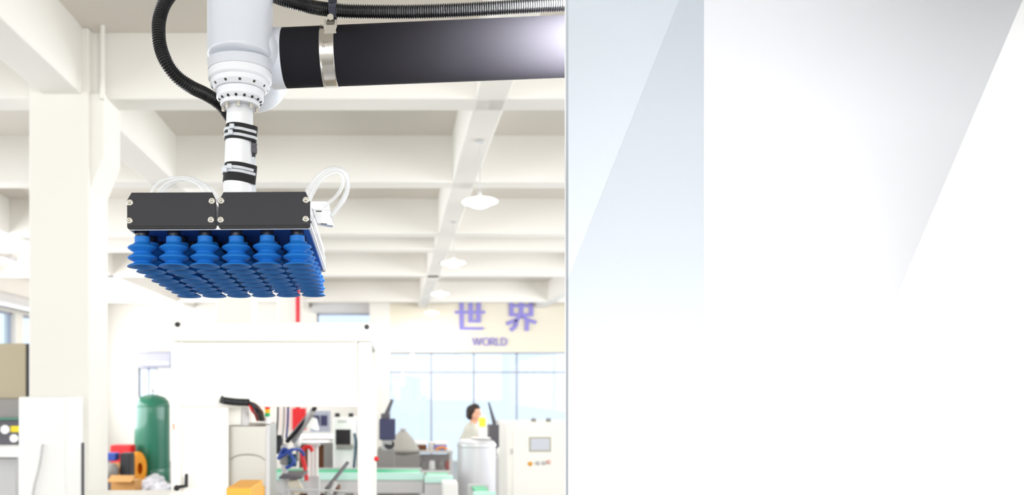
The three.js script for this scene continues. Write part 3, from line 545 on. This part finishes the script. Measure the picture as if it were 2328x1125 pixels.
// conveyors with green belts
function conveyor(label, px0, px1, d, top, wide, legsX) {
  const a = at(px0, 0, d).x, b = at(px1, 0, d).x, z0 = -d, z1 = -d - wide, t = thing('conveyor', label, 'conveyor', 'green belt conveyors');
  part('belt', box(a + .03, b - .03, top - .02, top, z0 - .03, z1 + .03, .008), mat.belt, t); part('side_rail', box(a, b, top - .065, top + .012, z0, z0 - .028, .005), mat.rail, t); part('side_rail', box(a, b, top - .12, top + .012, z1, z1 + .028, .005), mat.paleGrey, t);
  part('bed', box(a, b, top - .2, top - .066, z0 - .01, z1 + .02, .01), mat.paleGrey, t);
  for (const x of legsX) for (const z of [z0 - .06, z1 + .06]) part('leg', box(a + x - .03, a + x + .03, 0, top - .195, z - .03, z + .03, .004), mat.grey, t);
  settle(t);
}
conveyor('long green belt conveyor crossing behind the cream machine', 600, 963, 8.0, EYE - .853, .5, [.2, .85, 1.5]);
conveyor('short green belt conveyor ending at the white round tank', 965, 1030, 7.9, EYE - .869, .4, [.05, .22]);
conveyor('green belt conveyor end low in front of the white control cabinet', 1076, 1128, 5.6, EYE - .735, .45, [.05, .12]);
single('drive_box', 'white drive box at the end of the short green conveyor', 'box', toFloor(1007, 1097, 1041, 7.6, .25, .01), mat.white);
{ // dark control box on an arm, right of the machine
  const d = 9, t = thing('press_station', 'grey floor press with a navy control box and raised dark lever', 'machine');
  part('base', toFloor(858, 1022, 897, d, .5, .01), mat.grey, t); part('control_box', pbox(862, 953, 899, 1000, d - .1, .3, .01), mat.navy, t); part('joint', rod(at(885, 1010, d), at(885, 1010, d + .3), .06), mat.black, t);
  part('lever', rod(at(874, 952, d), at(892, 908, d), .03, .018), mat.darkGrey, t); part('bracket', pbox(866, 940, 886, 955, d, .15, .01), mat.darkGrey, t); part('neck', pbox(868, 998, 892, 1024, d, .2, .01), mat.paleGrey, t);
  settle(t);
  const g = thing('hopper', 'round pale grey hopper dome behind the green conveyor', 'hopper'), c = at(916, 1030, 11.6); part('dome', lathe([[0, .34], [.06, .32], [.15, .22], [.23, .08], [.25, 0], [0, 0]], c, 32), M(0xa9a6a0, .5), g); part('stand', box(c.x - .24, c.x + .24, 0, c.y, c.z - .24, c.z + .24, .01), mat.grey, g); part('lid', lathe([[0, .37], [.05, .37], [.05, .34], [0, .34]], c, 24), mat.paleGrey, g); settle(g);
}
{ // shelf table with bins
  const d = 12.4, t = thing('shelf_table', 'pale steel table with a lower shelf in front of the glazing', 'table'), x0 = at(936, 0, d).x, x1 = at(1030, 0, d).x;
  part('table_top', pbox(936, 1024, 1030, 1030, d, .7, .006), mat.paleGrey, t); part('shelf', pbox(938, 1070, 1028, 1075, d + .03, .6, .004), mat.paleGrey, t); legs(t, x0 + .03, x1 - .03, -d - .03, -d - .66, at(0, 1028, d).y, .05, mat.paleGrey); part('back_panel', pbox(940, 1032, 1028, 1070, d + .6, .02), mat.grey, t); settle(t);
  const bin = (name, label, x0, y0, x1, y1, m, lidM) => { const b = thing(name, label, 'bin'); part('body', pbox(x0, y0, x1, y1, d + .1, .35, .012), m, b); part('lid', pbox(x0 - 1, y0 - 6, x1 + 1, y0, d + .09, .37, .008), lidM, b); settle(b); };
  bin('storage_bin', 'dark bin with white lid, left on the shelf table', 942, 1011, 970, 1022.8, mat.brown, mat.white); bin('storage_bin', 'purple bin with white lid, right on the shelf table', 990, 1011, 1016, 1022.8, mat.purple, mat.white);
  single('orange_cloth', 'orange cloth draped in front of the purple bin', 'cloth', tube(pl3([[991, 1022, d + .05], [998, 1018, d + .05], [1008, 1017, d + .05], [1016, 1021, d + .05]]), .018, 20, 10), mat.orange);
  single('paper_roll', 'white paper roll standing between the two bins', 'roll', rod(at(981, 1021.7, d + .2), at(981, 1004, d + .2), .05, .05, 24), mat.white);
  for (const [i, x] of [948, 964, 982, 1000, 1019].entries()) single('tool_jar', ['squat grey jar, leftmost on the lower table shelf', 'grey jar, second from left on the lower table shelf', 'white jar in the middle of the lower table shelf', 'grey jar, fourth on the lower table shelf', 'reddish jar, rightmost on the lower table shelf'][i], 'jar', lathe([[0, 0], [.05, 0], [.052, .09], [.04, .12], [.04, .14], [0, .14]], V(at(x, 0, d + .25).x, at(0, 1070, d + .03).y, -d - .25), 20), [mat.grey, mat.grey, mat.white, mat.grey, M(0xb06a66, .6)][i]);
  single('brown_carton', 'brown cardboard carton on the floor left of the shelf table', 'box', toFloor(898, 1044, 934, 13.2, .5, .008), mat.brown);
}
{ // white round tank, dark screens, control cabinet
  const d = 8.6, c = at(1083, 0, d), top = at(0, 1000, d).y, r = 43 / F * d, t = thing('round_tank', 'tall pale grey round tank in front of the worker', 'tank');
  part('shell', lathe([[0, 0], [r, 0], [r, top - .04], [r - .012, top - .015], [r - .04, top], [0, top + .012]], V(c.x, 0, -d), 64), mat.tank, t); part('rim_band', lathe([[r + .002, top - .07], [r + .008, top - .065], [r + .008, top - .045], [r + .002, top - .04]], V(c.x, 0, -d), 64), mat.alu, t); part('lid', lathe([[0, top + .03], [r * .5, top + .028], [r * .52, top + .01], [0, top + .005]], V(c.x + .05, 0, -d), 40), mat.white, t); settle(t);
  const m = thing('dark_monitor', 'dark grey boxy monitor on a stand behind the round tank', 'monitor'), e = 10; part('casing', pbox(1113, 966, 1152, 1016, e, .3, .012), mat.darkGrey, m); part('stand', toFloor(1118, 1016, 1150, e + .05, .25, .01), mat.paleGrey, m); part('arm', rod(at(1111, 914, e + .1), at(1126, 968, e + .1), .012, .03), mat.darkGrey, m); part('top_shell', lathe([[0, .07], [.06, .06], [.1, .02], [.1, 0], [0, 0]], at(1137, 966, e + .15), 24), mat.paleGrey, m); settle(m);
  single('white_ball', 'glossy white round container beside the dark monitor stand', 'container', lathe([[0, -.075], [.04, -.07], [.065, -.035], [.07, 0], [.062, .035], [.035, .065], [0, .07]], at(1143, 1026, 9.6), 28), mat.white);
  single('side_table', 'pale side table under the white container beside the tank', 'table', [toFloor(1124, 1041, 1156, 9.5, .3, .01)], mat.paleGrey);
  const s = thing('yellow_stack_light', 'white pillar with glowing yellow beacon beside the worker', 'beacon'), b = at(1098, 0, 9.4); part('pillar', toFloor(1088, 970, 1108, 9.4, .12, .01), mat.white, s); part('beacon', lathe([[0, 0], [.04, 0], [.043, .02], [.043, .09], [.034, .105], [0, .107]], V(b.x, at(0, 970, 9.4).y, -9.46), 24), new THREE.MeshStandardMaterial({ color: 0xffe14a, emissive: 0xffd21c, emissiveIntensity: 1.2 }), s); part('cap', lathe([[0, .107], [.034, .105], [.036, .13], [0, .14]], V(b.x, at(0, 970, 9.4).y, -9.46), 24), mat.white, s); settle(s);
  const f = 6.3, k2 = thing('control_cabinet', 'white control cabinet with small screen and buttons at the right of the hall', 'cabinet');
  part('body', toFloor(1153, 960, 1318, f, .5, .01), mat.cream, k2); const dr = part('door', pbox(1166, 975, 1300, 1300, f - .012, .014, .005), mat.cream, k2);
  part('screen_bezel', pbox(1203, 993, 1253, 1027, f - .018, .008, .003), mat.seam, k2); part('screen', pbox(1207, 997, 1249, 1023, f - .02, .006, .002), mat.paleScreen, k2);
  const btn = (x, y, m, label) => part('button', lathe([[0, .022], [.012, .02], [.014, .012], [.018, .008], [.018, 0]], at(x, y, f - .012), 20, V(0, 0, 1)), m, k2, label);
  btn(1205, 1054, mat.amber, 'amber button'); btn(1222, 1052, mat.paleGrey); btn(1236, 1052, mat.paleGrey); btn(1247, 1050, M(0xe6b8ac, .5), 'pale red button'); part('lock', pbox(1162, 1020, 1167, 1032, f - .02, .012, .002), mat.paleGrey, k2); void dr;
  for (const x of [1213, 1247]) { const q = part('indicator', lathe(crisp([[0, 0], [.022, 0], [.022, .02], [.016, .03], [0, .03]], .003), V(at(x, 0, f + .15).x, at(0, 960, f).y, -f - .15), 20), mat.grey, k2); void q; } settle(k2);
}
{ // left side: white cabinet, gauge machine with carton, tank, heaps
  const t = thing('electrical_cabinet', 'tall white cabinet standing in front of the left column', 'cabinet'), d = 5.1;
  part('body', toFloor(42, 902, 152, d, .26, .008), mat.white, t); part('door', pbox(48, 910, 147, 1700, d - .012, .014, .006), mat.white, t); part('gap_shade_strip', box(at(152, 0, d).x, at(152, 0, d).x + .012, 0, at(0, 1006, 5.35).y, -d - .235, -d - .26, .002), mat.darkGrey, t); settle(t);  // dark strip put in for the shaded gap beside the column
  single('hanging_cable', 'thin grey cable hanging down the front of the white cabinet', 'cable', tube(pl3([[97, 1010, 5.06], [93, 1040, 5.06], [86, 1075, 5.06], [78, 1105, 5.06], [72, 1160, 5.06], [70, 1640, 5.05]]), .008, 40, 8), mat.paleGrey);
  const g = thing('gauge_machine', 'grey machine with round white dials and yellow label at the left edge', 'machine'), e = 8.8;
  part('body', toFloor(-70, 906, 46, e, .8, .01), mat.grey, g); part('panel', pbox(-60, 955, 44, 1010, e - .02, .03, .005), mat.darkGrey, g); part('green_rail', pbox(-60, 949, 46, 955, e - .04, .05, .004), mat.green, g); part('worktop', pbox(-70, 1016, 47, 1040, e - .35, .36, .008), mat.white, g);
  for (const [x, y, r] of [[13, 976, 10], [33, 996, 9], [-14, 984, 9]]) part('dial', disc(x, y, e - .02, r, .02), mat.white, g); part('label', pbox(24, 968, 46, 982, e - .024, .006, .001), mat.yellow, g); part('frame_leg', toFloor(40, 1040, 48, e - .33, .06), mat.paleGrey, g); part('lower_front', toFloor(-66, 1042, 36, e - .1, .1), mat.paleGrey, g); settle(g);
  const c = thing('crate', 'large tan cardboard crate on top of the machine at the left edge', 'crate'), y0 = at(0, 906, e).y, y1 = at(0, 781, 8.9).y, x0 = at(-70, 0, 8.9).x, x1 = at(62, 0, 8.9).x; part('box', box(x0, x1, y0, y1, -8.85, -9.55, .012), mat.crate, c); part('edge_strip', box(x1 - .004, x1 + .02, y0, y1, -8.87, -8.93, .004), mat.black, c); part('seam', box(x0, x1, y1 - .004, y1 + .004, -9.18, -9.22, .002), mat.card, c); settle(c);
  const k3 = thing('air_receiver', 'green upright air tank in front of the far left wall', 'tank'), R = .365, z = -16.8, x = at(346, 0, 16.8).x;
  part('shell', lathe([[0, .12], [.2, .14], [R - .03, .2], [R, .28], [R, 1.6], [R - .02, 1.7], [R - .1, 1.79], [.12, 1.84], [0, 1.85]], V(x, 0, z), 56), mat.green, k3); part('base_ring', lathe([[R - .04, 0], [R, 0], [R, .28], [R - .04, .28]], V(x, 0, z), 40), mat.green, k3); part('weld_band', lathe([[R, 1.585], [R + .008, 1.595], [R + .008, 1.605], [R, 1.615]], V(x, 0, z), 48), mat.green, k3); part('valve', lathe(crisp([[0, 1.84], [.03, 1.84], [.03, 1.9], [.05, 1.91], [.05, 1.95], [.02, 1.97], [0, 1.97]], .004), V(x, 0, z), 20), mat.paleGrey, k3); settle(k3);
  const ac = thing('air_conditioner', 'white wall air conditioner above the far door on the left', 'air conditioner'), f = 20.9; part('case', pbox(310, 800, 390, 834, f, .595, .05), M(0xa3a5b6, .45), ac); part('vent_flap', pbox(318, 822, 384, 828, f - .012, .02, .004), mat.paleGrey, ac); settle(ac);
  // things on the floor left of the tank
  single('red_crate', 'red plastic crate on the floor near the green tank', 'crate', [toFloor(250, 1012, 296, 16.1, .35, .02)], mat.red);
  single('blue_case', 'blue case lying in front of the red crate', 'case', [pbox(230, 1030, 262, 1048, 14.95, .25, .02)], mat.blueCase);
  single('black_case', 'black case standing beside the orange disc', 'case', [toFloor(272, 1030, 296, 15.0, .28, .02)], mat.black);
  single('orange_reel', 'orange round reel leaning on the green tank', 'reel', lathe([[.12, -.06], [.3, -.07], [.34, -.04], [.34, .04], [.3, .07], [.12, .06]], V(at(310, 0, 16.0).x, .345, -16.05), 40, V(1, .02, .12)), mat.orange);
  { const q = thing('grey_motor', 'grey motor casing on a plinth under the blue case', 'motor'), c5 = at(241, 0, 14.88).setY(.42); part('casing', lathe([[0, -.2], [.13, -.2], [.15, -.16], [.15, .14], [.1, .2], [0, .2]], c5, 28, V(1, 0, .12)), mat.grey, q); part('plinth', box(c5.x - .15, c5.x + .15, 0, .3, c5.z - .1, c5.z + .1, .01), mat.darkGrey, q); settle(q); }
  const carton = (label, px0, px1, py, d, turn) => { const o = thing('cardboard_box', label, 'box', 'open cardboard boxes by the green tank'), a = at(px0, 0, d).x, b = at(px1, 0, d).x, h = at(0, py, d).y; part('body', box(a, b, 0, h, -d, -d - .32, .004), mat.card, o); part('flap', new THREE.BoxGeometry(b - a, .006, .2).rotateX(.5).translate((a + b) / 2, h + .04, -d + .07), mat.card, o); settle(o); o.rotation.y = turn; };
  carton('tall cardboard box below the red crate', 246, 279, 1062, 15.3, .05); carton('low wide cardboard box in front of the plastic bags', 252, 308, 1092, 14.1, -.08);
  const bagAt = (label, px, d, s) => { const g2 = new THREE.IcosahedronGeometry(1, 12), p = g2.attributes.position, q = rnd() * 9; for (let i = 0; i < p.count; i++) { const v = V().fromBufferAttribute(p, i), w = 1 + .12 * Math.sin(7 * v.x + q) * Math.sin(6 * v.y + 2 * q) + .09 * Math.sin(13 * v.z + q + 4 * v.x) + .05 * Math.sin(21 * v.y + 9 * v.z); v.multiplyScalar(w); v.y = Math.max(v.y, -.75); p.setXYZ(i, v.x * s, v.y * s * .72, v.z * s); } g2.computeVertexNormals(); const c4 = at(px, 0, d); g2.translate(c4.x, s * .54, -d); single('plastic_bag', label, 'bag', g2, mat.bag, 'white plastic bags on the floor'); };
  bagAt('white plastic bag, left of the heap before the green tank', 340, 15.0, .2); bagAt('white plastic bag, right of the heap before the green tank', 368, 14.4, .2); bagAt('white plastic bag behind, touching the base of the green tank', 352, 15.75, .2);
  const b = thing('low_hood', 'long low white machine hood along the bottom edge', 'machine'); part('body', toFloor(166, 1129, 386, 5.4, .3, .012), mat.cream, b); part('post', rod(at(167.5, 1131, 5.43), at(167.5, 1100, 5.43), .011), mat.black, b); part('cover', pbox(174, 1125, 380, 1129.3, 5.42, .26, .006), mat.cream, b); settle(b);
  single('round_duct', 'pale grey round duct running high along the far left wall', 'duct', rod(V(XL + .16, EYE + 1.85, -9), V(XL + .16, EYE + 1.85, -19), .155, .155, 28), mat.paleGrey);
}
// ---------------------------------------------------------------- the worker behind the tank
function field(bones, cell, blend) {                        // tapered capsules joined smoothly and meshed
  const b = new THREE.Box3(); for (const [p, q, r0, r1] of bones) { b.expandByPoint(p.clone().addScalar(Math.max(r0, r1))); b.expandByPoint(p.clone().addScalar(-Math.max(r0, r1))); b.expandByPoint(q.clone().addScalar(Math.max(r0, r1))); b.expandByPoint(q.clone().addScalar(-Math.max(r0, r1))); }
  const s = b.getSize(V()), n = Math.ceil(Math.max(s.x, s.y, s.z) / cell) + 8, half = n * cell / 2, c = b.getCenter(V()), mc = new MarchingCubes(n, undefined, false, false, 400000), v = V(), w = V();
  mc.isolation = 0; mc.field.fill(-1);
  const lo = b.min.clone().subScalar(3 * cell), hi = b.max.clone().addScalar(3 * cell);
  for (let z = 0; z < n; z++) { v.z = c.z - half + z * cell; if (v.z < lo.z || v.z > hi.z) continue; for (let y = 0; y < n; y++) { v.y = c.y - half + y * cell; if (v.y < lo.y || v.y > hi.y) continue; for (let x = 0; x < n; x++) {
    v.x = c.x - half + x * cell; if (v.x < lo.x || v.x > hi.x) continue; let d = 9;
    for (const [p, q, r0, r1] of bones) { const ex = q.x - p.x, ey = q.y - p.y, ez = q.z - p.z, L = ex * ex + ey * ey + ez * ez || 1e-9, u = Math.min(1, Math.max(0, ((v.x - p.x) * ex + (v.y - p.y) * ey + (v.z - p.z) * ez) / L)), e = Math.hypot(v.x - p.x - u * ex, v.y - p.y - u * ey, v.z - p.z - u * ez) - (r0 + (r1 - r0) * u), h = Math.max(blend - Math.abs(d - e), 0) / blend; d = Math.min(d, e) - h * h * blend * .25; }
    mc.field[x + y * n + z * n * n] = -d; } } }
  mc.update(); void w;
  const g = new THREE.BufferGeometry(); g.setAttribute('position', new THREE.BufferAttribute(mc.positionArray.slice(0, mc.count * 3), 3)); g.setAttribute('normal', new THREE.BufferAttribute(mc.normalArray.slice(0, mc.count * 3), 3));
  return g.scale(half, half, half).translate(c.x, c.y, c.z);
}
{
  const o = at(1064, 0, 11.6).setY(0), B = (a, b, r0, r1) => [V(...a).add(o), V(...b).add(o), r0, r1 ?? r0];
  const bodyBones = [], sides = [-1, 1];
  bodyBones.push(B([0, .95, 0], [.03, 1.2, 0], .12, .125), B([.03, 1.2, 0], [.05, 1.34, 0], .125, .1), B([.06, 1.36, 0], [.085, 1.5, 0], .055, .05));
  for (const s of sides) bodyBones.push(B([.045, 1.37, s * .06], [.045, 1.355, s * .165], .07, .058), B([.045, 1.355, s * .17], [.01, 1.17, s * .24], .052, .042), B([.01, 1.17, s * .24], [.235, 1.32, s * .15], .041, .03), B([0, .92, s * .08], [.02, .5, s * .1], .088, .058), B([.02, .5, s * .1], [-.02, .1, s * .1], .055, .038), B([-.02, .05, s * .1], [.14, .03, s * .11], .042, .032));
  const head = [B([.09, 1.58, 0], [.10, 1.63, 0], .082, .088), B([.125, 1.53, 0], [.155, 1.52, 0], .055, .034), B([.18, 1.585, 0], [.205, 1.565, 0], .012, .015), B([.085, 1.44, 0], [.095, 1.55, 0], .05, .055), B([.185, 1.525, -.02], [.185, 1.525, .02], .008)];
  for (const s of sides) head.push(B([.08, 1.585, s * .084], [.075, 1.56, s * .086], .014, .011), B([.178, 1.6, s * .034], [.179, 1.6, s * .034], .011));
  const hands = []; for (const s of sides) { hands.push(B([.235, 1.32, s * .15], [.30, 1.33, s * .135], .03, .034)); for (let f = 0; f < 4; f++) { const z = s * (.11 + f * .021), l = [.062, .072, .068, .052][f]; hands.push(B([.31, 1.33, z], [.31 + l * .6, 1.325, z], .0095, .009), B([.31 + l * .6, 1.325, z], [.31 + l, 1.305, z], .009, .0075)); } hands.push(B([.265, 1.33, s * .11], [.30, 1.325, s * .082], .012, .01), B([.30, 1.325, s * .082], [.33, 1.315, s * .082], .01, .0085)); }
  const t = thing('person', 'worker in a light grey shirt with short dark hair leaning over the round tank', 'person');
  part('body', [field(bodyBones, .012, .05), field(head, .004, .02), field(hands, .004, .008)], mat.skin, t);
  const grow = (list, k) => list.map(([a, b, r0, r1]) => [a, b, r0 + k, r1 + k]);
  part('shirt', field(grow([...bodyBones.slice(0, 2), bodyBones[3], bodyBones[9], [bodyBones[4][0], bodyBones[4][1].clone().lerp(bodyBones[4][0], .15), .054, .05], [bodyBones[10][0], bodyBones[10][1].clone().lerp(bodyBones[10][0], .15), .054, .05]], .016), .014, .06), mat.shirt, t);
  part('trousers', field(grow([B([0, .9, -.07], [0, .9, .07], .1), bodyBones[6], bodyBones[7], bodyBones[12], bodyBones[13]], .014), .014, .03), mat.trousers, t);
  part('hair', field([B([.065, 1.635, 0], [.1, 1.665, 0], .088, .08), B([.04, 1.57, 0], [.06, 1.64, 0], .07, .08)], .006, .03), mat.hair, t);
  for (const s of sides) part('shoe', field([B([-.03, .035, s * .1], [.16, .028, s * .11], .05, .04)], .01, .02), mat.black, t);
  settle(t);
}
renderer.render(scene, camera);
